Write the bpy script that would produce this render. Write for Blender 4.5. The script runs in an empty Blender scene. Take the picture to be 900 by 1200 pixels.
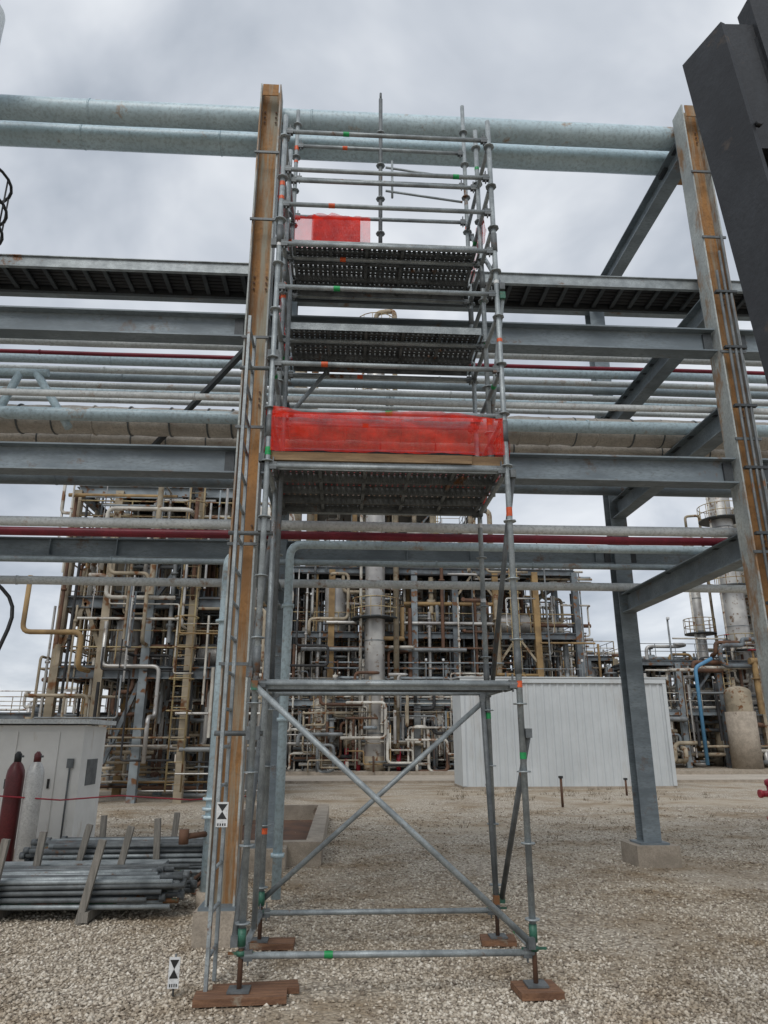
import bpy, math, random
import numpy as np
from mathutils import Vector, Matrix
V=Vector
scene=bpy.context.scene
# ---------------------------------------------------------------- materials
def nt(name):
    m=bpy.data.materials.new(name); m.use_nodes=True
    n=m.node_tree; b=n.nodes['Principled BSDF']; return m,n,b
def mixc(n,f,a,b,blend='MIX'):
    x=n.nodes.new('ShaderNodeMix'); x.data_type='RGBA'; x.blend_type=blend
    for sock,val in ((x.inputs[0],f),(x.inputs[6],a),(x.inputs[7],b)):
        if isinstance(val,(int,float)): sock.default_value=val
        elif isinstance(val,tuple): sock.default_value=(*val,1)
        else: n.links.new(val,sock)
    return x.outputs[2]
def noise(n,scale,detail=4,rough=.6,stretch=None):
    tc=n.nodes.new('ShaderNodeTexCoord'); t=n.nodes.new('ShaderNodeTexNoise')
    t.inputs['Scale'].default_value=scale; t.inputs['Detail'].default_value=detail; t.inputs['Roughness'].default_value=rough
    if stretch:
        mp=n.nodes.new('ShaderNodeMapping'); mp.inputs['Scale'].default_value=stretch
        n.links.new(tc.outputs['Object'],mp.inputs[0]); n.links.new(mp.outputs[0],t.inputs['Vector'])
    else: n.links.new(tc.outputs['Object'],t.inputs['Vector'])
    return t.outputs['Fac']
def ramp(n,fac,a,b):
    r=n.nodes.new('ShaderNodeMapRange'); r.inputs[1].default_value=a; r.inputs[2].default_value=b
    n.links.new(fac,r.inputs[0]); return r.outputs[0]
def M(name,c1,c2=None,rough=.6,metal=0.,scale=3.,rust=None,rustc=(.16,.07,.025),stretch=None,rust_stretch=None,bump=.0,rust_scale=2.5,fine=True,soft=.06,far=False):
    m,n,b=nt(name)
    c2=c2 or tuple(x*.7 for x in c1)
    col=mixc(n,ramp(n,noise(n,scale,2 if far else 4,.65,stretch),.38,.62),c1,c2)
    if fine and not far:
        col=mixc(n,ramp(n,noise(n,scale*14,2,.7,stretch),.45,.75),col,tuple(x*.6 for x in c1))
    if rust is not None:
        f=ramp(n,noise(n,rust_scale,2 if far else 5,.72,rust_stretch),rust,rust+soft)
        col=mixc(n,f,col,rustc)
    n.links.new(col,b.inputs['Base Color'])
    b.inputs['Roughness'].default_value=rough
    b.inputs['Metallic'].default_value=metal
    if bump:
        bp=n.nodes.new('ShaderNodeBump'); bp.inputs['Strength'].default_value=bump; bp.inputs['Distance'].default_value=.02
        n.links.new(noise(n,scale*8,3),bp.inputs['Height']); n.links.new(bp.outputs[0],b.inputs['Normal'])
    return m
galv=M('galvanised_scaffold',(.38,.42,.43),(.21,.235,.245),.5,.3,6,rust=.62,bump=.15)
galvd=M('galvanised_dull',(.17,.185,.19),(.09,.10,.105),.6,.25,6,rust=.61)
steel=M('structural_steel',(.24,.285,.31),(.14,.17,.19),.6,.1,2.2,rust=.60,rustc=(.15,.10,.07),stretch=(.5,1,1.6),soft=.12)
steeld=M('dark_steel',(.07,.08,.085),(.04,.045,.05),.6,.2,2)
colpaint=M('column_paint',(.44,.47,.45),(.30,.33,.33),.65,0,2.5,rust=.51,rust_stretch=(1,1,.3),rustc=(.27,.16,.08),bump=.2,soft=.1)
rustm=M('weathered_rust',(.36,.18,.06),(.23,.12,.05),.8,0,2.,rust=.48,rustc=(.29,.27,.21),rust_stretch=(5,5,.35),rust_scale=1.6,bump=.25,soft=.16)
pblue=M('pipe_paint_blue',(.52,.65,.70),(.43,.55,.60),.42,0,1.6,rust=.61,rustc=(.34,.25,.18),rust_scale=1.8,soft=.08)
pwhite=M('pipe_paint_grey',(.68,.71,.70),(.52,.55,.55),.5,0,2,rust=.60,rustc=(.32,.22,.15),soft=.1)
pgrey=M('pipe_grey',(.33,.40,.43),(.24,.29,.32),.5,.1,2,rust=.60,rustc=(.2,.14,.1),soft=.1)
pred=M('pipe_red',(.26,.02,.04),(.17,.015,.03),.45)
pins=M('insulation_jacket',(.56,.52,.46),(.40,.37,.33),.6,.1,2.5,rust=.62,rustc=(.26,.18,.12),bump=.4,soft=.12)
beige=M('fireproofing_beige',(.40,.34,.25),(.23,.195,.14),.85,0,1.2,rust=.56,far=True,soft=.1)
silver=M('aluminium_jacket',(.54,.53,.50),(.33,.32,.31),.42,.4,.8,rust=.60,rustc=(.19,.13,.085),soft=.1,far=True)
fwhite=M('plant_pipe_white',(.60,.58,.52),(.38,.355,.31),.55,0,1.5,rust=.55,far=True,soft=.1)
fgrey=M('plant_pipe_grey',(.27,.31,.33),(.17,.195,.21),.55,0,1.5,rust=.57,far=True)
fgalv=M('plant_galvanised',(.24,.255,.26),(.13,.14,.145),.6,.2,2,far=True)
fsteel=M('plant_steel',(.15,.175,.19),(.09,.10,.11),.6,.1,2,rust=.57,far=True)
ochre=M('ochre_paint',(.34,.225,.10),(.2,.13,.06),.75,0,1.5,far=True)
yellow=M('handrail_yellow',(.42,.34,.18),(.27,.20,.11),.6,0,1.5,rust=.55,far=True)
brown=M('rusty_pipe',(.14,.07,.04),(.08,.045,.03),.8,0,2,far=True)
black=M('black_steel',(.035,.035,.035),(.02,.02,.022),.75,0,2,far=True)  # near-black own colour for pipes, tray cables and back boxes
nearblk=M('near_post_paint',(.030,.034,.040),(.018,.020,.024),.6,0,3,rust=.60,rustc=(.06,.048,.04),bump=.15)
conc=M('concrete',(.42,.36,.29),(.29,.25,.20),.9,0,4,rust=.62,rustc=(.17,.13,.1),bump=.4)
wood=M('weathered_plank',(.25,.13,.07),(.13,.065,.038),.85,0,3,stretch=(1,12,12),rust=.6,rustc=(.28,.23,.17),bump=.5)
toew=M('toe_board_wood',(.40,.27,.15),(.24,.16,.09),.85,0,3,stretch=(1,12,12))
gwood=M('grey_timber',(.27,.25,.22),(.15,.14,.12),.9,0,4,stretch=(12,12,1))
green=M('green_tape',(.01,.36,.10),(.01,.25,.07),.5)
dgreen=M('green_coupler_paint',(.04,.15,.10),(.03,.09,.06),.5,0,5,rust=.5)
orange=M('orange_tape',(.75,.12,.03),(.6,.09,.02),.5)
white=M('white_paint',(.72,.73,.73),(.6,.61,.6),.5,0,3)
blk=M('black_paint',(.015,.015,.015),(.02,.02,.02),.5)
shedm=M('shed_cladding',(.54,.57,.58),(.47,.50,.51),.5,.05,.5,rust=.58,rustc=(.38,.36,.33),rust_scale=.7,rust_stretch=(1.5,1.5,.3),fine=False,soft=.25)
cabm=M('cabinet_paint',(.76,.76,.73),(.66,.66,.63),.5,0,1.2,rust=.58,rustc=(.42,.35,.26),rust_stretch=(1.5,1.5,.3),fine=False,soft=.2)
maroon=M('cylinder_maroon',(.13,.02,.022),(.08,.015,.016),.4)
cylw=M('cylinder_silver',(.62,.62,.60),(.5,.5,.48),.35,.2,3)
hyd=M('hydrant_red',(.38,.02,.035),(.25,.015,.03),.4)
bluep=M('bright_blue_pipe',(.10,.28,.46),(.08,.22,.38),.5)
weedm=M('dry_weed',(.15,.11,.06),(.08,.065,.035),.9)
roadm=M('concrete_road',(.50,.44,.36),(.40,.35,.29),.9,0,.6)
def perforated():
    m,n,b=nt('perforated_deck'); 
    tc=n.nodes.new('ShaderNodeTexCoord')
    mp=n.nodes.new('ShaderNodeMapping'); mp.inputs['Scale'].default_value=(1/.052,1/.048,0)
    n.links.new(tc.outputs['Object'],mp.inputs[0])
    fr=n.nodes.new('ShaderNodeVectorMath'); fr.operation='FRACTION'; n.links.new(mp.outputs[0],fr.inputs[0])
    d=n.nodes.new('ShaderNodeVectorMath'); d.operation='DISTANCE'; n.links.new(fr.outputs[0],d.inputs[0]); d.inputs[1].default_value=(.5,.5,0)
    lt=n.nodes.new('ShaderNodeMath'); lt.operation='GREATER_THAN'; lt.inputs[1].default_value=.16; n.links.new(d.outputs['Value'],lt.inputs[0])
    n.links.new(lt.outputs[0],b.inputs['Alpha'])
    col=mixc(n,ramp(n,noise(n,5,3),.35,.65),(.15,.16,.165),(.075,.08,.085)); n.links.new(col,b.inputs['Base Color'])  # deck colour darkened to put the underside shade into the steel
    b.inputs['Metallic'].default_value=.3; b.inputs['Roughness'].default_value=.55
    return m
perf=perforated()
def netmat():
    m,n,b=nt('red_debris_netting')
    tc=n.nodes.new('ShaderNodeTexCoord')
    mp=n.nodes.new('ShaderNodeMapping'); mp.inputs['Scale'].default_value=(95,95,95); n.links.new(tc.outputs['Object'],mp.inputs[0])
    fr=n.nodes.new('ShaderNodeVectorMath'); fr.operation='FRACTION'; n.links.new(mp.outputs[0],fr.inputs[0])
    sp=n.nodes.new('ShaderNodeSeparateXYZ'); n.links.new(fr.outputs[0],sp.inputs[0])
    a=n.nodes.new('ShaderNodeMath'); a.operation='LESS_THAN'; a.inputs[1].default_value=.35; n.links.new(sp.outputs[0],a.inputs[0])
    c=n.nodes.new('ShaderNodeMath'); c.operation='LESS_THAN'; c.inputs[1].default_value=.35; n.links.new(sp.outputs[2],c.inputs[0])
    mx=n.nodes.new('ShaderNodeMath'); mx.operation='MAXIMUM'; n.links.new(a.outputs[0],mx.inputs[0]); n.links.new(c.outputs[0],mx.inputs[1])
    al=n.nodes.new('ShaderNodeMapRange'); al.inputs[3].default_value=.2; al.inputs[4].default_value=.72; n.links.new(mx.outputs[0],al.inputs[0])
    n.links.new(al.outputs[0],b.inputs['Alpha'])
    col=mixc(n,ramp(n,noise(n,7,3),.35,.65),(.82,.035,.015),(.50,.02,.015)); n.links.new(col,b.inputs['Base Color'])
    b.inputs['Roughness'].default_value=.9; b.inputs['Specular IOR Level'].default_value=.1
    return m
net=netmat()
# ---------------------------------------------------------------- mesh builder
class B:
    def __init__(s,name,parent=None):
        s.name=name; s.v=[]; s.f=[]; s.mi=[]; s.sm=[]; s.mats=[]; s.parent=parent
    def mat(s,m):
        if m not in s.mats: s.mats.append(m)
        return s.mats.index(m)
    def face(s,idx,m,sm=False): s.f.append(idx); s.mi.append(s.mat(m)); s.sm.append(sm)
    def sweep(s,pts,r,m,n=10,cap=True,radii=None):
        pts=[V(p) for p in pts]; base=len(s.v); k=len(pts)
        d=(pts[1]-pts[0]).normalized(); a=d.orthogonal().normalized()
        for i in range(k):
            if i==0: t=pts[1]-pts[0]
            elif i==k-1: t=pts[-1]-pts[-2]
            else: t=(pts[i+1]-pts[i]).normalized()+(pts[i]-pts[i-1]).normalized()
            if t.length<1e-9: t=d.copy()
            t=t.normalized()
            a=(a-t*a.dot(t)); a=a.normalized() if a.length>1e-6 else t.orthogonal().normalized()
            bb=t.cross(a); rr=radii[i] if radii else r
            for j in range(n):
                q=2*math.pi*j/n; p=pts[i]+a*(rr*math.cos(q))+bb*(rr*math.sin(q)); s.v.append((p.x,p.y,p.z))
        for i in range(k-1):
            for j in range(n):
                j2=(j+1)%n
                s.face((base+i*n+j,base+i*n+j2,base+(i+1)*n+j2,base+(i+1)*n+j),m,True)
        if cap:
            s.face(tuple(base+j for j in range(n))[::-1],m); s.face(tuple(base+(k-1)*n+j for j in range(n)),m)
    def tube(s,p,q,r,m,n=10,cap=True): s.sweep([p,q],r,m,n,cap)
    def pipe(s,pts,r,m,n=10,R=None,cap=True):
        pts=[V(p) for p in pts]; R=R or r*2.5; out=[pts[0]]
        for i in range(1,len(pts)-1):
            a=pts[i-1]-pts[i]; c=pts[i+1]-pts[i]; t=min(R,a.length*.45,c.length*.45)
            p0=pts[i]+a.normalized()*t; p1=pts[i]+c.normalized()*t
            for k in range(5):
                u=k/4; out.append(p0*(1-u)**2+pts[i]*2*u*(1-u)+p1*u*u)
        out.append(pts[-1]); s.sweep(out,r,m,n,cap)
    def obox(s,p,q,w,h,m,up=(0,0,1)):
        p=V(p);q=V(q);d=(q-p).normalized();up=V(up)
        if abs(d.dot(up))>.99: up=V((0,1,0))
        x=d.cross(up).normalized(); y=x.cross(d).normalized(); b=len(s.v)
        for e in (p,q):
            for sx,sy in ((-1,-1),(1,-1),(1,1),(-1,1)):
                c=e+x*(sx*w/2)+y*(sy*h/2); s.v.append((c.x,c.y,c.z))
        for f in ((0,3,2,1),(4,5,6,7),(0,1,5,4),(1,2,6,5),(2,3,7,6),(3,0,4,7)): s.face(tuple(b+i for i in f),m)
    def box(s,c,sz,m,rot=0):
        x,y,z=c; d=V((math.cos(rot),math.sin(rot),0))*(sz[0]/2)
        s.obox(V(c)-d,V(c)+d,sz[1],sz[2],m)
    def ibeam(s,p,q,h,w,m,up=(0,0,1),tf=.018,tw=.012,webm=None,flm=None):
        p=V(p);q=V(q);d=(q-p).normalized();u=V(up);x=d.cross(u).normalized();y=x.cross(d).normalized()
        o=y*(h/2-tf/2)
        s.obox(p+o,q+o,w,tf,flm or m,up); s.obox(p-o,q-o,w,tf,flm or m,up); s.obox(p,q,tw,h-2*tf,webm or m,up)
    def vessel(s,c,r,h,m,axis='z',n=24):
        c=V(c); ax={'z':V((0,0,1)),'x':V((1,0,0))}[axis]
        pts=[];rad=[]
        for k in range(6):
            t=k/5*math.pi/2; pts.append(c-ax*(r*.5*math.cos(t))); rad.append(max(.01,r*math.sin(t)))
        for k in range(6):
            t=(5-k)/5*math.pi/2; pts.append(c+ax*(h+r*.5*math.cos(t))); rad.append(max(.01,r*math.sin(t)))
        s.sweep(pts,r,m,n,False,rad)
    def ring(s,c,R,r,m,n=24,k=6,arc=2*math.pi,start=0):
        pts=[(c[0]+R*math.cos(start+arc*i/n),c[1]+R*math.sin(start+arc*i/n),c[2]) for i in range(n+1)]
        s.sweep(pts,r,m,k,False)
    def make(s):
        me=bpy.data.meshes.new(s.name); me.from_pydata(s.v,[],s.f)
        for m in s.mats: me.materials.append(m)
        me.polygons.foreach_set('material_index',s.mi); me.polygons.foreach_set('use_smooth',s.sm); me.update()
        o=bpy.data.objects.new(s.name,me); scene.collection.objects.link(o)
        if s.parent: o.parent=s.parent
        return o
def empty(name):
    o=bpy.data.objects.new(name,None); scene.collection.objects.link(o); return o
R=random.Random(5)
# ---------------------------------------------------------------- ground
DIRT=(.60,.52,.42)
def ground():
    m,n,b=nt('gravel_ground')
    tc=n.nodes.new('ShaderNodeTexCoord')
    vo=n.nodes.new('ShaderNodeTexVoronoi'); vo.inputs['Scale'].default_value=32; n.links.new(tc.outputs['Object'],vo.inputs['Vector'])
    sp=n.nodes.new('ShaderNodeSeparateColor'); n.links.new(vo.outputs['Color'],sp.inputs[0])
    c=mixc(n,sp.outputs[0],(.33,.275,.21),(.68,.61,.50))
    c=mixc(n,ramp(n,vo.outputs['Distance'],.4,.8),c,(.21,.175,.135))
    c=mixc(n,ramp(n,noise(n,.35,5,.6),.45,.62),c,(.41,.345,.26),'MIX')
    c2=mixc(n,ramp(n,noise(n,.7,6,.7),.47,.66),(1,1,1),DIRT)
    c=mixc(n,1.,c,c2,'MULTIPLY')
    n.links.new(c,b.inputs['Base Color']); b.inputs['Roughness'].default_value=.95
    bp=n.nodes.new('ShaderNodeBump'); bp.inputs['Strength'].default_value=.8; bp.inputs['Distance'].default_value=.02; bp.invert=True
    n.links.new(vo.outputs['Distance'],bp.inputs['Height']); n.links.new(bp.outputs[0],b.inputs['Normal'])
    g=B('ground'); g.v=[(-600,-200,0),(600,-200,0),(600,1200,0),(-600,1200,0)]; g.face((0,1,2,3),m); g.make()
ground()
def stones():
    m,n,b=nt('gravel_stone')
    ge=n.nodes.new('ShaderNodeNewGeometry'); cr=n.nodes.new('ShaderNodeValToRGB'); n.links.new(ge.outputs['Random Per Island'],cr.inputs[0])
    e=cr.color_ramp.elements; e[0].color=(.23,.19,.15,1); e[1].color=(.76,.70,.60,1)
    x=e.new(.35); x.color=(.43,.37,.29,1); x=e.new(.7); x.color=(.56,.50,.41,1)
    c2=mixc(n,ramp(n,noise(n,.7,6,.7),.47,.66),(1,1,1),DIRT)
    n.links.new(mixc(n,1.,cr.outputs[0],c2,'MULTIPLY'),b.inputs['Base Color']); b.inputs['Roughness'].default_value=.9
    rng=np.random.default_rng(3); N=120000
    bv=np.array([(1,0,0),(-1,0,0),(0,1,0),(0,-1,0),(0,0,1),(0,0,-1)],float)
    bf=np.array([(0,2,4),(2,1,4),(1,3,4),(3,0,4),(2,0,5),(1,2,5),(3,1,5),(0,3,5)])
    u=rng.random(N); y=1/(1/4.3-u*(1/4.3-1/20.)); x=(rng.random(N)-.44)*1.45*y
    bare=(np.sin(x*1.3+2*np.sin(y*.7))*np.sin(y*.9+1.3*np.sin(x*.8))); keep=rng.random(N)>np.clip(bare*1.1-.1,0,.8); x=x[keep];y=y[keep];N=len(x)
    sz=rng.uniform(.006,.017,N)*(1+.03*y); rot=rng.uniform(0,6.28,N)
    vs=np.repeat(bv[None],N,0)+rng.uniform(-.38,.38,(N,6,3))
    vs=vs*(sz[:,None,None]*np.stack([rng.uniform(.8,1.5,N),np.ones(N),rng.uniform(.45,.85,N)],1)[:,None,:])
    c,s_=np.cos(rot)[:,None],np.sin(rot)[:,None]
    X=vs[:,:,0]*c-vs[:,:,1]*s_+x[:,None]; Y=vs[:,:,0]*s_+vs[:,:,1]*c+y[:,None]; Z=vs[:,:,2]+(sz*rng.uniform(0,.5,N))[:,None]
    co=np.stack([X,Y,Z],2).reshape(-1,3); fs=(bf[None]+6*np.arange(N)[:,None,None]).reshape(-1)
    me=bpy.data.meshes.new('gravel'); me.vertices.add(len(co)); me.vertices.foreach_set('co',co.ravel().astype(np.float32))
    me.loops.add(len(fs)); me.loops.foreach_set('vertex_index',fs.astype(np.int32))
    nf=len(fs)//3; me.polygons.add(nf); me.polygons.foreach_set('loop_start',(np.arange(nf)*3).astype(np.int32))
    me.materials.append(m); me.update(calc_edges=True); me.validate()
    o=bpy.data.objects.new('gravel',me); scene.collection.objects.link(o)
stones()
b=B('road'); b.v=[(-40,31.5,.006),(60,31.5,.006),(60,38,.006),(-40,38,.006)]; b.face((0,1,2,3),roadm); b.make()
b=B('concrete_kerb'); b.box((10,38.3,.09),(100,.25,.18),conc); b.box((10,31.2,.05),(100,.2,.1),conc); b.make()
b=B('concrete_sump_kerb')
b.box((-1.2,17.2,.16),(1.9,.22,.32),conc); b.box((-.36,14.2,.16),(.24,5.76,.32),conc); b.box((-2.1,14.2,.16),(.22,5.76,.32),conc); b.box((-1.2,11.2,.16),(1.9,.22,.32),conc)
b.box((-1.25,14.2,.015),(1.45,5.6,.02),brown)
b.make()
# ---------------------------------------------------------------- pipe rack
YF,YB=7.2,11.0
XC=[-6.6,-1.04,4.48,10.0]
b=B('steel_pipe_rack')
for i,x in enumerate(XC):
    b.ibeam((x,YF,.3),(x,YF,9.72),.26,.26,colpaint,up=(1,0,0),webm=rustm)
    b.box((x,YF,.29),(.36,.36,.03),steel)
    b.box((x,YF,.14),(.42,.42,.28),conc)
    b.ibeam((x,YB,.3),(x,YB,9.4),.26,.26,steel,up=(0,1,0))
    b.box((x,YB,.29),(.42,.42,.03),steel); b.box((x,YB,.14),(.62,.62,.28),conc)
    for z in (9.28,6.8,5.3,3.75):
        b.ibeam((x,YF+.14,z),(x,YB-.14,z),.3,.2,steel)
        b.box((x,YF+.15,z),(.24,.02,.34),steel)
        for dz in (-.08,0,.08): 
            for dx in (-.07,.07): b.tube((x+dx,YF-.02,z+dz),(x+dx,YF-.03,z+dz),.014,brown,6)
    for z in (2.4,3.6,4.9,6.0,7.6,8.6):
        b.box((x,YF-.15,z),(.3,.02,.03),galvd)
    b.box((x,YF-.145,9.6),(.2,.012,.18),rustm)
for y in (YF+.02,YB):
    for j in range(len(XC)-1):
        for z in (6.2,4.55):
            b.ibeam((XC[j]+.14,y,z),(XC[j+1]-.14,y,z),.30,.2,steel)
            for e in (XC[j]+.16,XC[j+1]-.16):
                b.box((e+ (.05 if e<XC[j]+1 else -.05),y-.02,z),(.1,.03,.22),steeld)
            if y>9:
                for q in (2,3,5): b.box((XC[j]+q*1.02,y,z),(.012,.19,.26),steel)
    if y==YB:
        b.ibeam((-6.6,y,9.25),(10,y,9.25),.25,.18,steel)
b.obox((-1.2,7.6,6.2),(-2.6,9.0,5.45),.06,.06,steeld)
b.make()
b=B('column_conduit')
for dx in (-.05,.02,.08):
    b.tube((4.48+dx,YF-.17,.1),(4.48+dx,YF-.17,7.3+dx*4),.016,galvd,8)
for z in np.arange(.8,7,.75): b.box((4.5,YF-.165,z),(.26,.05,.03),steeld)
b.make()
b=B('cable_tray')
y0,y1,z=7.5,8.0,7.2
for y in (y0,y1): b.ibeam((-14,y,z+.02),(14,y,z+.02),.16,.05,galv if y==y0 else steeld,tf=.01,tw=.006)
for x in np.arange(-9,10,.24): b.box((x,(y0+y1)/2,z-.02),(.05,y1-y0-.02,.03),steeld)
for k in range(6):
    b.tube((-14,y0+.08+k*.07,z+.03),(14,y0+.08+k*.07,z+.03),.03,black,6)
b.box((0,(y0+y1)/2,z+.11),(28,y1-y0-.06,.01),steeld)
b.make()
def flange(b,x,y,z,r,m): 
    b.tube((x-.03,y,z),(x+.03,y,z),r*1.6,m,16)
def hpipe(name,y,z,r,m,x0=-14,x1=14,bands=0,n=16,fl=.35):
    b=B(name)
    if bands:
        pts=[];rad=[];x=x0;rn=random.Random(int(y*100))
        while x<x1: pts.append((x,y+rn.uniform(-.006,.006),z+rn.uniform(-.006,.006))); rad.append(r*rn.uniform(.96,1.05)); x+=rn.uniform(.12,.3)
        b.sweep(pts,r,m,20,True,rad); x=x0
        while x<x1:
            b.tube((x,y,z),(x+.02,y,z),r*1.06,galvd if R.random()<.5 else m,20); x+=bands*R.uniform(.7,1.3)
    else:
        pts=[(x0+(x1-x0)*i/24,y,z+(0 if i%4==0 else -R.uniform(0,.008))) for i in range(25)]
        b.sweep(pts,r,m,n)
        for k in range(R.randint(2,4)):
            x=R.uniform(-6,8); x=min(x,x1-.2); b.tube((x,y,z),(x+.025,y,z),r+.006,m,n)
        if R.random()<fl:
            x=R.uniform(-5,4); flange(b,x,y,z,r,m); flange(b,x+.07,y,z,r,m)
    for x in XC: b.box((x,y,z-r-.02),(.12,r*1.2,.05),steeld)
    b.make()
hpipe('overhead_pipe',7.52,9.60,.15,pblue,x1=4.95,fl=0); hpipe('overhead_pipe',7.93,9.58,.16,pblue,x1=5.05,fl=0)
b=B('pipe_end_support')
for y,x in ((7.52,4.95),(7.93,5.05)):
    b.vessel((x-.05,y,9.59),.155,.05,pblue,'x'); 
b.box((4.72,7.7,9.425),(.5,.9,.02),rustm); b.obox((4.6,7.1,9.3),(5.0,7.1,9.6),.06,.12,rustm)
b.make()
yb=8.5
for r,m in ((.065,pblue),(.035,pgrey),(.06,pwhite),(.03,pred),(.07,pblue),(.045,pwhite),(.07,pgrey),(.05,pwhite),(.07,pblue),(.045,pwhite)):
    hpipe('overhead_pipe',yb,6.97+r,r,m,fl=.2); yb+=.255
for y,r,m in ((7.58,.04,pwhite),(8.22,.08,pblue),(9.5,.06,pgrey),(9.85,.05,pwhite),(10.2,.07,pgrey),(10.62,.1,steel)):
    hpipe('overhead_pipe',y,5.47+r,r,m)
hpipe('insulated_pipe',8.64,5.47+.19,.185,pins,bands=.42)
hpipe('insulated_pipe',9.14,5.47+.13,.10,pins,bands=.6)
for y,r,m in ((7.62,.055,pwhite),(8.0,.05,pred),(9.3,.04,pgrey),(10.75,.065,pwhite)):
    hpipe('overhead_pipe',y,3.92+r,r,m,fl=0)
b=B('riser_pipe'); b.pipe([(-.66,8.45,.1),(-.66,8.45,3.98),(14,8.45,3.98)],.052,pblue,14,R=.16)
for z in (.5,1.9,3.2): b.tube((-.66,8.45,z),(-.66,8.45,z+.04),.075,pblue,14)
b.make()
b=B('riser_pipe'); b.pipe([(-1.38,8.35,.15),(-1.38,8.35,3.75),(-1.38,8.9,3.95),(-1.38,10.5,3.95)],.062,pblue,14,R=.2)
for z in (.9,.98,1.08,3.0): b.tube((-1.38,8.35,z),(-1.38,8.35,z+.03),.1,pblue,14)
b.tube((-1.38,8.35,.75),(-1.6,8.1,.75),.03,brown,8); b.tube((-1.6,8.1,.68),(-1.6,8.1,.82),.05,brown,10)
b.tube((-1.38,8.35,.02),(-1.38,8.35,.2),.1,conc,12)
b.make()
b=B('black_cable'); b.pipe([(-9,9.5,3.6),(-4.3,8.5,3.62),(-3.75,8.4,3.2),(-3.95,8.2,2.2),(-4.1,8.1,1.6),(-4.0,8.1,.2)],.022,blk,8,R=.35); b.make()
b=B('pipe_support_frame')
for x,dx in ((-4.15,-.25),(-3.95,.5),(-4.5,-.1)):
    b.tube((x,8.3,6.15),(x+dx,8.3,5.4),.05,pblue,12)
b.tube((-4.6,8.3,6.15),(-3.8,8.3,6.15),.05,pblue,12)
b.make()
# ---------------------------------------------------------------- scaffold
SC=empty('scaffold_tower')
xl,xr,yf,ym,yk=-.67,1.40,5.7,6.3,6.98
b=B('scaffold_frame',SC)
legs=[(xl,yf,7.75),(xr,yf,7.8),(xl,yk,9.2),(xr,yk,9.4),(xr,ym,8.3),(xl,ym,7.9)]
r=.0245
for x,y,zt in legs:
    z0=.32
    if y==ym: z0=3.9
    b.tube((x,y,z0),(x,y,zt),r,galv,12)
    z=z0+.15
    while z<zt:
        b.tube((x,y,z-.005),(x,y,z+.005),.055,galv,8); z+=.5
    for z in (2.3,4.3,6.3):
        if z<zt and z>z0: b.tube((x,y,z-.1),(x,y,z+.1),r+.006,galvd,10)
    if y!=ym:
        b.tube((x,y,.05),(x,y,.5),.018,brown,8); b.box((x,y,.066),(.15,.15,.012),galvd)
        b.tube((x,y,.27),(x,y,.30),.034,dgreen,8); b.obox((x-.09,y,.285),(x+.09,y,.285),.016,.016,dgreen)
        b.tube((x,y,.33),(x,y,.44),r+.005,dgreen,10)
def ledger(p,q,m=galv,rr=.0225):
    b.tube(p,q,rr,m,10); p=V(p);q=V(q);d=(q-p).normalized()
    for e,s in ((p,1),(q,-1)):
        c=e+d*s*.05; b.obox(c-d*.03,c+d*.03,.04,.065,galvd); b.obox(c+V((0,0,-.06)),c+V((0,0,.08)),.01,.028,galvd)
    if R.random()<.5:
        t=R.uniform(.15,.85); c=p.lerp(q,t); b.tube(c,c+d*.06,rr+.002,green if R.random()<.7 else orange,10,False)
fz=(.27,2.12,3.93,4.45,4.92,5.72,6.2,6.66,7.08,7.55)
for z in fz: ledger((xl,yf,z),(xr,yf,z+R.uniform(-.012,.012)))
for z in (.27,2.12,3.93,4.45,4.92,5.5,6.5,7.1,7.6,8.15,8.65): ledger((xl,yk,z),(xr,yk,z+R.uniform(-.012,.012)))
for x in (xl,xr):
    for z in (.27,2.12,3.93,4.45,4.92,5.5,6.05,6.5,7.0,7.5): ledger((x,yf,z),(x,yk,z))
for z in (5.52,6.5,7.5): ledger((xl,ym,z),(xr,ym,z))
b.tube((.36,yk,6.6),(.36,yk,9.45),r,galvd,12)
for z in (6.9,7.4,7.9,8.4,8.9): b.tube((.36,yk,z-.005),(.36,yk,z+.005),.055,galv,8)
b.tube((.36,yk,9.45),(.36,yk,9.55),.015,galvd,6)
for z in (8.35,8.0): b.tube((.42,yk-.03,z),(xr-.05,yk-.03,z-.12),.014,galv,8)
b.tube((.5,yk-.03,8.45),(.5,yk-.03,7.9),.014,galv,8)
def diag(p,q,m=galv):
    b.tube(p,q,.0235,m,10)
    for e in (p,q):
        e=V(e); b.box(e,(.05,.05,.07),dgreen if R.random()<.35 else galvd)
diag((xl,yf-.05,2.1),(xr-.03,yf-.05,.33))
diag((xr,yk+.05,2.08),(xl,yk+.05,.36))
diag((xr+.05,yf,1.75),(xr+.05,yk,.36),galvd)
diag((xr-.05,yk,2.08),(xr-.05,yk-.25,.4),galvd)
diag((xl-.05,yk,2.1),(xl-.05,yf,.36),galvd)
diag((xl-.05,yf,2.2),(xl-.05,yk,3.9),galvd)
diag((xr+.05,yf,3.9),(xr+.05,yk,2.2),galvd)
diag((xr+.05,yk,4.0),(xr+.05,yf,5.7),galv)
diag((xr+.05,yf,5.8),(xr+.05,yk,7.4),galv)
diag((xl-.05,yk,5.5),(xl-.05,yf,4.0),galvd)
diag((xl-.05,yf,6.2),(xl-.05,yk,7.5),galvd)
diag((xl+.1,yk-.3,4.9),(xl+.45,yk-.1,5.5),galv)
for x,y,zt in legs:
    for k in range(5):
        z=R.uniform(.6,zt-.3)
        if y==ym and z<4: continue
        b.tube((x,y,z),(x,y,z+R.uniform(.03,.08)),r+.002,R.choice((green,orange,orange,white)),10,False)
b.tube((xl+.1,yf+.25,2.1),(xl+.1,yf+.25,5.9),.02,galvd,10)
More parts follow.
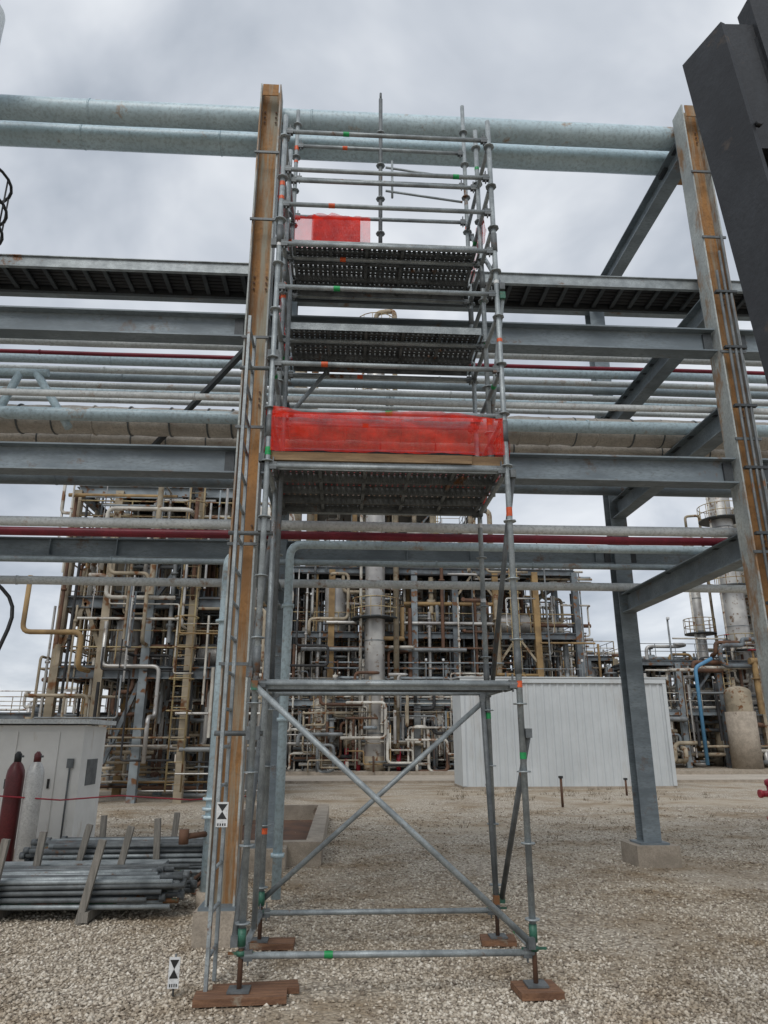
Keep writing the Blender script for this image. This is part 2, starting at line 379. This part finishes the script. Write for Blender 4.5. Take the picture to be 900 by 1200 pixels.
b.tube((xl+.02,6.3,.3),(xl+.02,6.3,4),.0235,galv,10)
b.make()
def deck(name,x0,x1,y0,y1,z,np_=None,mat=perf):
    b=B(name,SC); n=np_ or max(1,round((y1-y0)/.31)); w=(y1-y0)/n
    for i in range(n):
        a=y0+i*w+.008; c=y0+(i+1)*w-.008
        k=len(b.v); b.v+= [(x0,a,z),(x1,a,z),(x1,c,z),(x0,c,z)]; b.face((k,k+1,k+2,k+3),mat)
        for yy in (a,c): b.box(((x0+x1)/2,yy,z-.035),(x1-x0,.006,.075),galv if (i==0 and yy==a) else galvd)
        b.box(((x0+x1)/2,(a+c)/2,z-.012),(x1-x0,.02,.022),galvd)
        for xx in np.arange(x0+.02,x1,(x1-x0-.04)/5): b.box((xx,(a+c)/2,z-.024),(.03,c-a-.01,.045),galvd)
        b.tube((x0-.02,a+.02,z-.06),(x0-.02,c-.02,z-.06),.012,galvd,6); b.tube((x1+.02,a+.02,z-.06),(x1+.02,c-.02,z-.06),.012,galvd,6)
    b.make()
deck('deck_upper',xl+.08,xr-.08,6.1,6.95,6.57)
deck('deck_middle',xl+.08,xr-.08,6.1,6.95,5.60)
deck('deck_main',xl+.03,xr-.03,5.74,6.95,3.99)
deck('deck_lower',xl+.06,xr-.06,5.74,6.06,2.15)
b=B('toe_board',SC)
b.obox((xl,yf+.04,4.035),(xr-.3,yf+.04,4.035),.035,.075,toew); b.obox((xl+.9,yf+.075,4.045),(xr,yf+.075,4.04),.03,.085,toew)
b.obox((xl+.05,yk-.05,4.05),(xr-.05,yk-.05,4.05),.035,.1,toew)
b.make()
b=B('debris_netting',SC)
def netp(p,q,z0,z1,amp=.02,n=40,mz=8,ph=0):
    p=V((*p,0));q=V((*q,0));d=(q-p).normalized(); nn=V((-d.y,d.x,0)); base=len(b.v)
    for j in range(mz+1):
        for i in range(n+1):
            t=i/n; w=math.sin(t*23+j*.7+ph)*.5+math.sin(t*51+ph*2+j*1.9)*.3+R.uniform(-.3,.3)
            c=p.lerp(q,t)+nn*(amp*w); sag=.025*math.sin(t*9+ph)*(j/mz)-.03*abs(math.sin(t*8))*(j/mz)
            b.v.append((c.x,c.y,z0+(z1-z0)*j/mz+sag))
    for j in range(mz):
        for i in range(n):
            a=base+j*(n+1)+i; b.face((a,a+1,a+n+2,a+n+1),net,True)
netp((xl+.02,yf-.035),(xr-.02,yf-.035),4.06,4.43,amp=.03)
netp((xl+.03,yf-.055),(xr-.2,yf-.055),4.36,4.45,ph=2,mz=2)
netp((xl-.03,yf),(xl-.03,yk),4.02,4.45,ph=1); netp((xr+.03,yf),(xr+.03,yk),4.02,4.45,ph=3)
netp((xl,yk+.03),(xr,yk+.03),4.1,4.45,ph=4)
netp((xl+.02,yk-.03),(.24,yk-.03),7.1,7.62,ph=5,n=20)
for k in range(4): netp((xl+.22+.01*k,yk-.05-.018*k),(.12,yk-.05-.018*k),7.16,7.57,ph=7+k,n=16,amp=.008)
netp((xl-.03,yf),(xl-.03,yk),6.75,7.12,ph=1.5,n=16); netp((xr+.03,6.2),(xr+.03,yk),6.75,7.2,ph=3.3,n=16)
netp((xl-.02,6.2),(xl-.02,yk),5.7,5.98,ph=3.3,n=16)
b.make()
b=B('sole_boards',SC)
def board(x,y,z,l,w,rot,h=.04): b.box((x,y,z+h/2),(l,w,h),wood,rot)
board(xl+.02,yf-.05,.012,.62,.19,.06,.045) ; board(xl+.1,yf+.14,.008,.6,.17,.13,.04)
board(xr,yf-.02,.012,.3,.28,.06,.045)
board(xl+.1,yk,.012,.4,.22,-.02,.045); board(xr,yk,.012,.3,.22,-.1,.045)
b.make()
b=B('access_ladder')
X=-.9
for y in (5.72,6.08): b.obox((X,y,.02),(X,y,5.4),.025,.05,galv,up=(0,1,0))
z=.25
while z<5.3: b.tube((X,5.72,z),(X,6.08,z),.014,galv,8); z+=.28
for z in (1.75,3.4,5.0): b.tube((X-.1,5.95,z),(xl+.05,5.95,z+.0),.02,galvd,8); b.box((xl,5.72,z),(.1,.06,.1),galvd)
b.make()
def target(name,x,y,z,w,h):
    b=B(name)
    b.box((x,y,z),(w,.006,h),white)
    f=y-.0045; a=w*.42; c=h*.3; zz=z+h*.12
    k=len(b.v); b.v+=[(x,f,zz),(x+a,f,zz+c),(x-a,f,zz+c),(x+a,f,zz-c),(x-a,f,zz-c)]; b.face((0+k,1+k,2+k),blk); b.face((k,4+k,3+k),blk)
    for i in range(4): b.box((x-w*.3+i*w*.2,y-.004,z-h*.4),(w*.1,.003,h*.1),blk)
    b.make()
target('survey_target_sign',-.86,5.69,1.18,.085,.17); target('survey_target_sign',-1.13,5.75,.16,.075,.19)
b=B('sign_stake'); b.tube((-1.13,5.77,0),(-1.13,5.77,.27),.008,galvd,6); b.make()
# ---------------------------------------------------------------- near dark post
b=B('dark_steel_post')
lo=V((2.52,2.95,0)); t=V((2.10,2.95,5.45))
b.ibeam(lo,t,.3,.28,nearblk,up=(1,.35,0),tf=.03,tw=.03)
b.box((2.52,2.95,.02),(.5,.5,.04),nearblk)
b.obox(lo+V((.27,-.05,0)),t+V((.25,-.05,.3)),.2,.12,nearblk)
b.obox(lo.lerp(t,.86)+V((.1,-.03,0)),t+V((.12,-.03,.12)),.28,.1,nearblk)
for q in (.55,.62,.8,.87):
    c=lo.lerp(t,q)+V((-.05,-.17,0)); b.tube(c,c+V((0,-.025,0)),.02,nearblk,6)
b.make()
# ---------------------------------------------------------------- shed
b=B('metal_shed')
x0,x1,y0,y1,h=4.5,12.3,27.3,29.5,3.9
b.box(((x0+x1)/2,(y0+y1)/2,h/2+.05),(x1-x0-.1,y1-y0-.1,h-.1),shedm)
def ribs(p,q,nrm,z0,z1):
    p=V(p);q=V(q);L=(q-p).length;d=(q-p)/L;nrm=V(nrm);N=int(L/.3)
    for i in range(N):
        s=p+d*(i*L/N); pr=[(0,0),(.05,.035),(.10,.035),(.15,0),(L/N,0)]
        base=len(b.v)
        for (a,o) in pr:
            w=s+d*a+nrm*o; b.v.append((w.x,w.y,z0)); b.v.append((w.x,w.y,z1))
        for k in range(4): b.face((base+2*k,base+2*k+2,base+2*k+3,base+2*k+1),shedm)
ribs((x0,y0,0),(x1,y0,0),(0,-1,0),.08,h); ribs((x0,y1,0),(x0,y0,0),(-1,0,0),.08,h); ribs((x1,y0,0),(x1,y1,0),(1,0,0),.08,h)
b.box(((x0+x1)/2,(y0+y1)/2,.04),(x1-x0+.1,y1-y0+.1,.09),conc)
b.obox(((x0+x1)/2,y0-.12,h+.06),((x0+x1)/2,y1+.12,h+.18),x1-x0+.25,.05,shedm)
b.box(((x0+x1)/2,y0-.07,h-.06),(x1-x0+.14,.05,.16),shedm)
for x in (x0,x1): b.box((x,y0-.03,h/2),(.14,.1,h-.2),shedm)
b.make()
# ---------------------------------------------------------------- process plants
PM=[silver,silver,fwhite,fwhite,fwhite,beige,beige,beige,fgrey,fgalv,fgalv,brown,ochre,brown,black,fsteel]
def rail(b,p,q,m=fgalv):
    p=V(p);q=V(q);L=(q-p).length;n=max(1,int(L/1.3))
    for h in (.55,1.05): b.tube(p+V((0,0,h)),q+V((0,0,h)),.025,m,5,False)
    for i in range(n+1):
        c=p.lerp(q,i/n); b.tube(c,c+V((0,0,1.05)),.025,m,5,False)
def valve(b,c,s,m):
    c=V(c); b.tube(c-V((s,0,0)),c+V((s,0,0)),s*.7,m,8); b.tube(c,c+V((0,0,s*2.2)),s*.25,m,6); b.tube(c+V((0,0,s*2.2)),c+V((0,0,s*2.4)),s*.9,R.choice((hyd,ochre,black,m)),10)
def plant(name,x0,x1,y0,y1,levels,nx,ny,nv,nh,nw,seed,pm=PM,prs=(.03,.12),colm=beige,deckfrac=.75,nves=5,cw=.34):
    rn=random.Random(seed); b=B(name)
    xs=[x0+(x1-x0)*i/nx for i in range(nx+1)]; ys=[y0+(y1-y0)*i/ny for i in range(ny+1)]; zt=levels[-1]
    for i,x in enumerate(xs):
        for y in ys:
            b.box((x,y,zt/2),(cw,cw,zt),rn.choice((colm,fgrey,fsteel,colm,ochre)))
    for li,z in enumerate(levels):
        for y in ys: b.ibeam((x0,y,z),(x1,y,z),.34,.22,fsteel if rn.random()<.5 else fgrey,tf=.03,tw=.03)
        for x in xs: b.ibeam((x,y0,z),(x,y1,z),.3,.2,fsteel,tf=.03,tw=.03)
        for i in range(nx):
            for j in range(ny):
                if rn.random()<deckfrac:
                    b.box(((xs[i]+xs[i+1])/2,(ys[j]+ys[j+1])/2,z+.2),(xs[i+1]-xs[i],ys[j+1]-ys[j],.04),steeld)
                    b.box(((xs[i]+xs[i+1])/2,(ys[j]+ys[j+1])/2,z-.1),(.12,ys[j+1]-ys[j],.16),steeld)
        rail(b,(x0,y0-.1,z+.2),(x1,y0-.1,z+.2),rn.choice((yellow,yellow,fwhite,fgalv)))
        rail(b,(x0,y1,z+.2),(x1,y1,z+.2),yellow)
        rail(b,(x0,y0,z+.2),(x0,y1,z+.2),yellow); rail(b,(x1,y0,z+.2),(x1,y1,z+.2))
    zz=[0]+levels
    for i in range(nx):
        for k in range(len(zz)-1):
            if rn.random()<.4:
                y=ys[0] if rn.random()<.6 else ys[-1]
                xm=(xs[i]+xs[i+1])/2
                if rn.random()<.3: b.obox((xs[i],y,zz[k]),(xs[i+1],y,zz[k+1]),.12,.12,fsteel)
                else: 
                    b.obox((xs[i],y,zz[k+1]-1.6),(xm,y,zz[k+1]),.12,.12,beige); b.obox((xs[i+1],y,zz[k+1]-1.6),(xm,y,zz[k+1]),.12,.12,beige)
    a,c=prs
    for k in range(nv):
        x=rn.uniform(x0-.4,x1+.6);y=rn.uniform(y0-.9,y1);z1=rn.uniform(0,zt*.7);z2=min(zt+rn.uniform(-1,2),z1+rn.uniform(1.5,zt*.7)); rr=rn.uniform(a,c)*rn.choice((.5,.7,1,1.4)); m=rn.choice(pm)
        b.tube((x,y,z1),(x,y,z2),rr,m,7,False)
        if rn.random()<.4: 
            zf=rn.uniform(z1,z2); b.tube((x,y,zf),(x,y,zf+.07),rr*1.7,m,8)
        if rn.random()<.35: valve(b,(x,y,rn.uniform(z1,z2)),rr*1.6,m)
    for k in range(nh):
        xa=rn.uniform(x0-.5,x1-1);xb=min(x1+1.2,xa+rn.uniform(1.5,(x1-x0)*.7));y=rn.uniform(y0-.7,y1)
        z=rn.choice(levels+[0,1])+rn.choice((-.5,-.3,.5,.8,1.3,1.8)) if rn.random()<.5 else rn.uniform(.4,zt+.6)
        z=max(z,.3)
        b.tube((xa,y,z),(xb,y,z),rn.uniform(a,c)*rn.choice((.6,1,1)),rn.choice(pm),7,False)
    for k in range(nw):
        p=V((rn.uniform(x0,x1),rn.uniform(y0-1,y1),rn.uniform(.3,zt))); pts=[p]; last=None; rr=rn.uniform(a,c)*1.1
        for s in range(rn.randint(3,6)):
            ax=rn.choice([q for q in 'xyzzx' if q!=last]); last=ax; L=rn.uniform(.5,2.6)*rn.choice((-1,1))
            d=V((L if ax=='x' else 0,L*.5 if ax=='y' else 0,L if ax=='z' else 0)); pn=pts[-1]+d
            pn.x=min(max(pn.x,x0-.6),x1+1); pn.z=min(max(pn.z,.15),zt+1.5); pn.y=min(max(pn.y,y0-1.2),y1)
            if (pn-pts[-1]).length>.25: pts.append(pn)
        if len(pts)>1: b.pipe(pts,rr,rn.choice(pm),8,R=rr*3.2)
    for k in range(nves):
        x=rn.uniform(x0+1,x1-1);y=rn.uniform(y0+.3,y1-.5);z=rn.choice([.8]+levels[:-1])+.3; rr=rn.uniform(.3,.65)
        if rn.random()<.6: b.vessel((x,y,z),rr,rn.uniform(1.2,2.8),rn.choice((silver,fwhite,beige,silver,brown)))
        else: b.vessel((x,y,z+rr),rr,rn.uniform(1.5,3),rn.choice((silver,beige,fwhite)),'x')
    x=rn.uniform(x0+1,x1-1)
    for dx in (-.22,.22): b.tube((x+dx,y0-.3,.3),(x+dx,y0-.3,zt+1),.03,yellow,5)
    for q in np.arange(.5,zt+1,.3): b.tube((x-.22,y0-.3,q),(x+.22,y0-.3,q),.015,yellow,4,False)
    for q in np.arange(2.5,zt+1,.9): b.ring((x,y0-.4,q),.36,.02,yellow,10,4)
    for k in range(int((x1-x0)*3)):
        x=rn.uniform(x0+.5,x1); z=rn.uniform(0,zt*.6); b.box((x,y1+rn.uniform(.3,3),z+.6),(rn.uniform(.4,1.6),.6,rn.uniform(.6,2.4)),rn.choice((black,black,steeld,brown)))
    for p in range(3):
        lx=rn.uniform(x0,x1); lz=rn.choice(levels)+2.2
        b.tube((lx,y0-.15,lz-2),(lx,y0-.15,lz),.03,fgalv,5); b.vessel((lx,y0-.25,lz),.07,.08,white,'z',8)
    return b.make()
plant('process_unit',-8.5,-3.3,22,28,[3.6,5.7,7.7,9.3],4,2,190,130,150,11,prs=(.018,.07),nves=7,cw=.24)
plant('process_unit',-3.0,13.4,40,48,[7.3,11.0],7,2,380,170,210,22,prs=(.03,.12),nves=12)
plant('process_unit',-3.0,13.4,39.2,40.6,[3.6],7,1,200,80,180,29,prs=(.025,.09),nves=8,deckfrac=.2,colm=fgalv)
plant('process_unit',-2.2,9.5,50,56,[14.5,18],4,1,60,40,30,37,nves=3)
plant('process_unit',19.5,36,47,55,[3.4,6.6],6,2,170,120,170,41,prs=(.04,.14),nves=12)
plant('process_unit',14,20,52,56,[4.2,7.4],3,1,70,40,50,52,prs=(.05,.13),nves=4)
plant('process_unit',-24,-13.5,38,43,[2.8],5,1,50,25,40,61,nves=4)
plant('process_unit',-9.5,-3.5,40,46,[4,7.5,10],4,1,90,50,50,67,nves=4)
def tower(name,x,y,r,h,m=silver,plats=(),top=True):
    b=B(name); b.vessel((x,y,.6),r,h,m); b.tube((x,y,0),(x,y,.9),r*1.03,beige,24)
    for z in np.arange(2,h,2.4): b.tube((x,y,z),(x,y,z+.06),r+.02,fgalv,24,False)
    for z in plats:
        b.tube((x,y,z),(x,y,z+.08),r+.75,steeld,20); 
        for hh in (.55,1.1): b.ring((x,y,z+hh),r+.72,.03,yellow,20,5)
        for k in range(14):
            q=k/14*6.283; b.tube((x+(r+.72)*math.cos(q),y+(r+.72)*math.sin(q),z),(x+(r+.72)*math.cos(q),y+(r+.72)*math.sin(q),z+1.1),.025,yellow,4,False)
    b.pipe([(x,y,h+1),(x,y,h+2.0),(x+r+.6,y-.3,h+2.0),(x+r+.6,y-.3,1)],r*.28,beige,12)
    b.tube((x-r-.25,y-.4,.5),(x-r-.25,y-.4,h),.08,fwhite,8)
    b.make()
tower('distillation_column',1.75,39.0,.55,25.5,silver,(8,12,16.5,21,25.6))
tower('distillation_column',-3.8,46,.9,29,beige,(24,29))
tower('distillation_column',27.6,48.4,.78,21,silver,(7.5,12,17))
tower('distillation_column',29.6,49.5,.6,17.5,fwhite,(10,15))
tower('distillation_column',26.0,50.5,.35,16,silver,(9,))
tower('distillation_column',8.2,44,.6,14,silver,(12.5,))
tower('distillation_column',4.4,43,.5,13.5,fwhite,(11.4,))
b=B('flare_stack'); b.tube((23.8,60,0),(23.8,60,13.5),.22,silver,10); b.tube((25.2,62,0),(25.2,62,12),.14,silver,8); b.make()
b=B('blue_riser_pipe'); b.pipe([(23.0,46,.2),(23.0,46,6.2),(24.2,46,6.8)],.12,bluep,10); b.make()
b=B('red_firewater_pipe'); b.pipe([(27.6,45,8.5),(28.6,45,4.5),(29.0,45,.2)],.12,hyd,10); b.make()
b=B('concrete_drum'); b.tube((25.3,45.5,0),(25.3,45.5,3.4),.9,conc,20); b.vessel((25.3,45.5,3.4),.8,1.2,beige); b.make()
b=B('safety_bollard')
for x in (.3,.9,1.5,2.1,3.0): b.tube((x,38.8,0),(x,38.8,1.3),.12,hyd,10)
b.make()
b=B('lamp_post')
b.tube((23.4,50,0),(23.4,50,10),.07,fgalv,8); b.vessel((23.4,49.9,10),.12,.12,white,'z',10)
b.make()
b=B('vent_stack')
b.tube((-4.95,6.8,0),(-4.95,6.8,9.3),.16,pwhite,24); b.tube((-4.68,6.8,9.2),(-4.68,6.8,10.4),.3,pwhite,24); b.tube((-4.68,6.8,9.2),(-4.68,6.8,9.26),.34,galvd,24)
for z in (7.15,7.45,7.8): b.ring((-4.33,6.8,z),.42,.018,blk,24,6)
for k in range(8):
    q=k*.7854; b.tube((-4.33+.42*math.cos(q),6.8+.42*math.sin(q),7.15),(-4.33+.42*math.cos(q),6.8+.42*math.sin(q),7.8),.01,blk,5)
b.make()
# ---------------------------------------------------------------- left ground items
b=B('equipment_cabinet')
b.box((-5.35,12.7,1.02),(2.5,1.1,1.8),cabm); b.box((-5.35,12.68,1.98),(2.75,1.35,.07),pwhite)
b.box((-5.35,12.7,.06),(2.6,1.2,.12),conc)
for x in (-4.75,-5.4): b.box((x,12.14,1.05),(.56,.02,1.55),cabm); b.box((x+.2,12.12,1.05),(.03,.03,.14),blk)
b.box((-4.098,12.7,1.2),(.012,.5,.4),galvd); b.box((-4.25,12.122,1.35),(.1,.03,.14),galvd); b.tube((-4.25,12.12,.1),(-4.25,12.12,1.3),.015,galvd,6)
b.make()
def gas(x,y,m,cap):
    b=B('gas_cylinder'); pts=[];rad=[]
    for z,r_ in ((.0,.11),(.03,.125),(1.2,.125),(1.28,.115),(1.35,.085),(1.4,.045),(1.42,.04)): pts.append((x,y,z)); rad.append(r_)
    b.sweep(pts,.1,m,20,True,rad); b.sweep([(x,y,1.38),(x,y,1.5),(x,y,1.54)],.05,cap,14,True,[.05,.05,.02]); b.tube((x-.05,y,1.47),(x+.08,y,1.47),.015,galvd,8)
    b.make()
gas(-4.72,11.3,maroon,blk); gas(-4.42,11.25,cylw,maroon)
b=B('barrier_tape')
b.sweep([(-4.9,11.1,.95),(-4.0,11.2,.88),(-3.2,11.3,.93),(-2.2,11.4,.86),(-1.4,11.5,.9)],.011,hyd,5); b.make()
def stack(x0,x1,y0,y1,ny,nz,seed,z0=.14,lay=galv):
    rn=random.Random(seed); b=B('scaffold_tube_stack')
    for xx in (x0+.5,x1-.7):
        b.box((xx,(y0+y1)/2,z0-.07),(.09,y1-y0+.2,.09),gwood)
        for yy in (y0-.06,y1+.06):
            b.obox((xx+rn.uniform(-.05,.05),yy,0),(xx+rn.uniform(-.02,.12),yy,.72+rn.uniform(0,.12)),.07,.05,gwood,up=(0,1,0))
    for k in range(nz):
        for j in range(ny):
            y=y0+(y1-y0)*(j+.5)/ny+rn.uniform(-.01,.01); a=rn.uniform(-.22,.2); c=rn.uniform(-.2,.25); z=z0+k*.055+rn.uniform(0,.012)
            m=rn.choice((galv,galvd,galvd,galvd,dgreen if rn.random()<.5 else lay))
            b.tube((x0+a,y,z),(x1+c,y+rn.uniform(-.05,.05),z+rn.uniform(-.01,.02)),.024,m,8)
            if rn.random()<.6:
                x=rn.choice((x0+a,x1+c)); b.tube((x-.03,y,z),(x+.03,y,z),.042,dgreen if rn.random()<.12 else galvd,8)
            if rn.random()<.03:
                x=rn.uniform(x0,x1); b.tube((x,y,z),(x+.04,y,z),.027,green,8,False)
    b.make()
stack(-3.85,-1.75,7.95,8.75,12,5,3); stack(-3.6,-1.5,9.5,10.3,11,7,8); 
b=B('scaffold_plank_stack')
for k in range(5): 
    b.box((-3.0+R.uniform(-.1,.1),9.1,.1+k*.062),(1.9,.26,.05),galv,R.uniform(-.03,.03)); 
b.make()
b=B('scrap_pipe_fittings')
for k in range(14): 
    x=R.uniform(-2.2,-1.3);y=R.uniform(8.9,10); b.pipe([(x,y,.04),(x+R.uniform(-.3,.3),y+.1,.05),(x+R.uniform(-.2,.3),y+.3,.2)],.02,brown,6)
b.make()
b=B('fire_hydrant'); hx,hy=9.72,16.6
b.tube((hx,hy,0),(hx,hy,.75),.12,hyd,16); b.vessel((hx,hy,.75),.15,.05,hyd); b.tube((hx-.26,hy,.55),(hx+.26,hy,.55),.07,hyd,12)
b.tube((hx-.32,hy,.55),(hx-.26,hy,.55),.09,hyd,8); b.tube((hx,hy-.24,.5),(hx,hy,.5),.08,hyd,12); b.tube((hx,hy,0),(hx,hy,.06),.2,hyd,16); b.tube((hx,hy,.88),(hx,hy,.98),.04,hyd,5)
b.make()
for (x,y,h) in ((5.9,20,.75),(4.3,22,.45),(9.2,24,.5)):
    b=B('marker_stub'); b.tube((x,y,0),(x,y,h),.035,brown,8); b.box((x,y,h),(.1,.1,.06),blk); b.make()
b=B('weeds'); rn=random.Random(9)
for k in range(130):
    if k<110: x=rn.uniform(3.2,12);y=rn.uniform(22,27.1)
    else: x=rn.uniform(2,9);y=rn.uniform(12,22)
    for j in range(8):
        a=rn.uniform(0,6.28);L=rn.uniform(.03,.15);w=.005; bx=x+rn.uniform(-.12,.12);by=y+rn.uniform(-.12,.12)
        i=len(b.v); b.v+=[(bx-w,by,0),(bx+w,by,0),(bx+math.cos(a)*L*.6,by+math.sin(a)*L*.6,L)]; b.face((i,i+1,i+2),weedm)
b.make()
# ---------------------------------------------------------------- world
w=bpy.data.worlds.new('World'); scene.world=w; w.use_nodes=True; n=w.node_tree
bg=n.nodes['Background']
sky=n.nodes.new('ShaderNodeTexSky'); sky.sky_type='NISHITA'; sky.sun_disc=False; sky.sun_elevation=math.radians(48); sky.sun_rotation=math.radians(200)
tc=n.nodes.new('ShaderNodeTexCoord'); sp=n.nodes.new('ShaderNodeSeparateXYZ'); n.links.new(tc.outputs['Generated'],sp.inputs[0])
ad=n.nodes.new('ShaderNodeMath'); ad.operation='MAXIMUM'; ad.inputs[1].default_value=0; n.links.new(sp.outputs[2],ad.inputs[0])
ad2=n.nodes.new('ShaderNodeMath'); ad2.operation='ADD'; ad2.inputs[1].default_value=.35; n.links.new(ad.outputs[0],ad2.inputs[0])
dv=n.nodes.new('ShaderNodeVectorMath'); dv.operation='DIVIDE'; n.links.new(tc.outputs['Generated'],dv.inputs[0])
cb=n.nodes.new('ShaderNodeCombineXYZ')
for i in range(3): n.links.new(ad2.outputs[0],cb.inputs[i])
n.links.new(cb.outputs[0],dv.inputs[1])
no=n.nodes.new('ShaderNodeTexNoise'); no.inputs['Scale'].default_value=2.8; no.inputs['Detail'].default_value=5; no.inputs['Roughness'].default_value=.52; no.inputs['Distortion'].default_value=.3
n.links.new(dv.outputs[0],no.inputs['Vector'])
cr=n.nodes.new('ShaderNodeValToRGB'); n.links.new(no.outputs['Fac'],cr.inputs[0])
e=cr.color_ramp.elements; e[0].position=.33; e[0].color=(.39,.435,.50,1); e[1].position=.66; e[1].color=(.79,.82,.86,1)
x=e.new(.5); x.color=(.57,.61,.67,1)
mul=n.nodes.new('ShaderNodeMix'); mul.data_type='RGBA'; mul.blend_type='MULTIPLY'; mul.inputs[0].default_value=1; n.links.new(sky.outputs[0],mul.inputs[6]); mul.inputs[7].default_value=(.1,.1,.1,1)
mx=n.nodes.new('ShaderNodeMix'); mx.data_type='RGBA'; mx.inputs[0].default_value=.92; n.links.new(mul.outputs[2],mx.inputs[6]); n.links.new(cr.outputs[0],mx.inputs[7])
n.links.new(mx.outputs[2],bg.inputs['Color']); bg.inputs['Strength'].default_value=1.1
s=bpy.data.lights.new('sun','SUN'); s.energy=1.5; s.angle=math.radians(30); s.color=(1,.97,.93)
so=bpy.data.objects.new('sun',s); scene.collection.objects.link(so)
d=V((math.sin(math.radians(200))*math.cos(math.radians(48)),math.cos(math.radians(200))*math.cos(math.radians(48)),math.sin(math.radians(48))))
so.rotation_euler=d.to_track_quat('Z','Y').to_euler()
# ---------------------------------------------------------------- camera
cam=bpy.data.cameras.new('camera'); co=bpy.data.objects.new('camera',cam); scene.collection.objects.link(co)
cam.sensor_fit='VERTICAL'; cam.sensor_height=36; cam.lens=832/1200*36; cam.clip_end=3000; cam.clip_start=.05
co.location=(0,0,1.7); co.rotation_euler=(math.radians(90+17.8),0,math.radians(-3.3))
scene.camera=co
scene.view_settings.view_transform='Standard'; scene.view_settings.look='None'; scene.view_settings.exposure=0
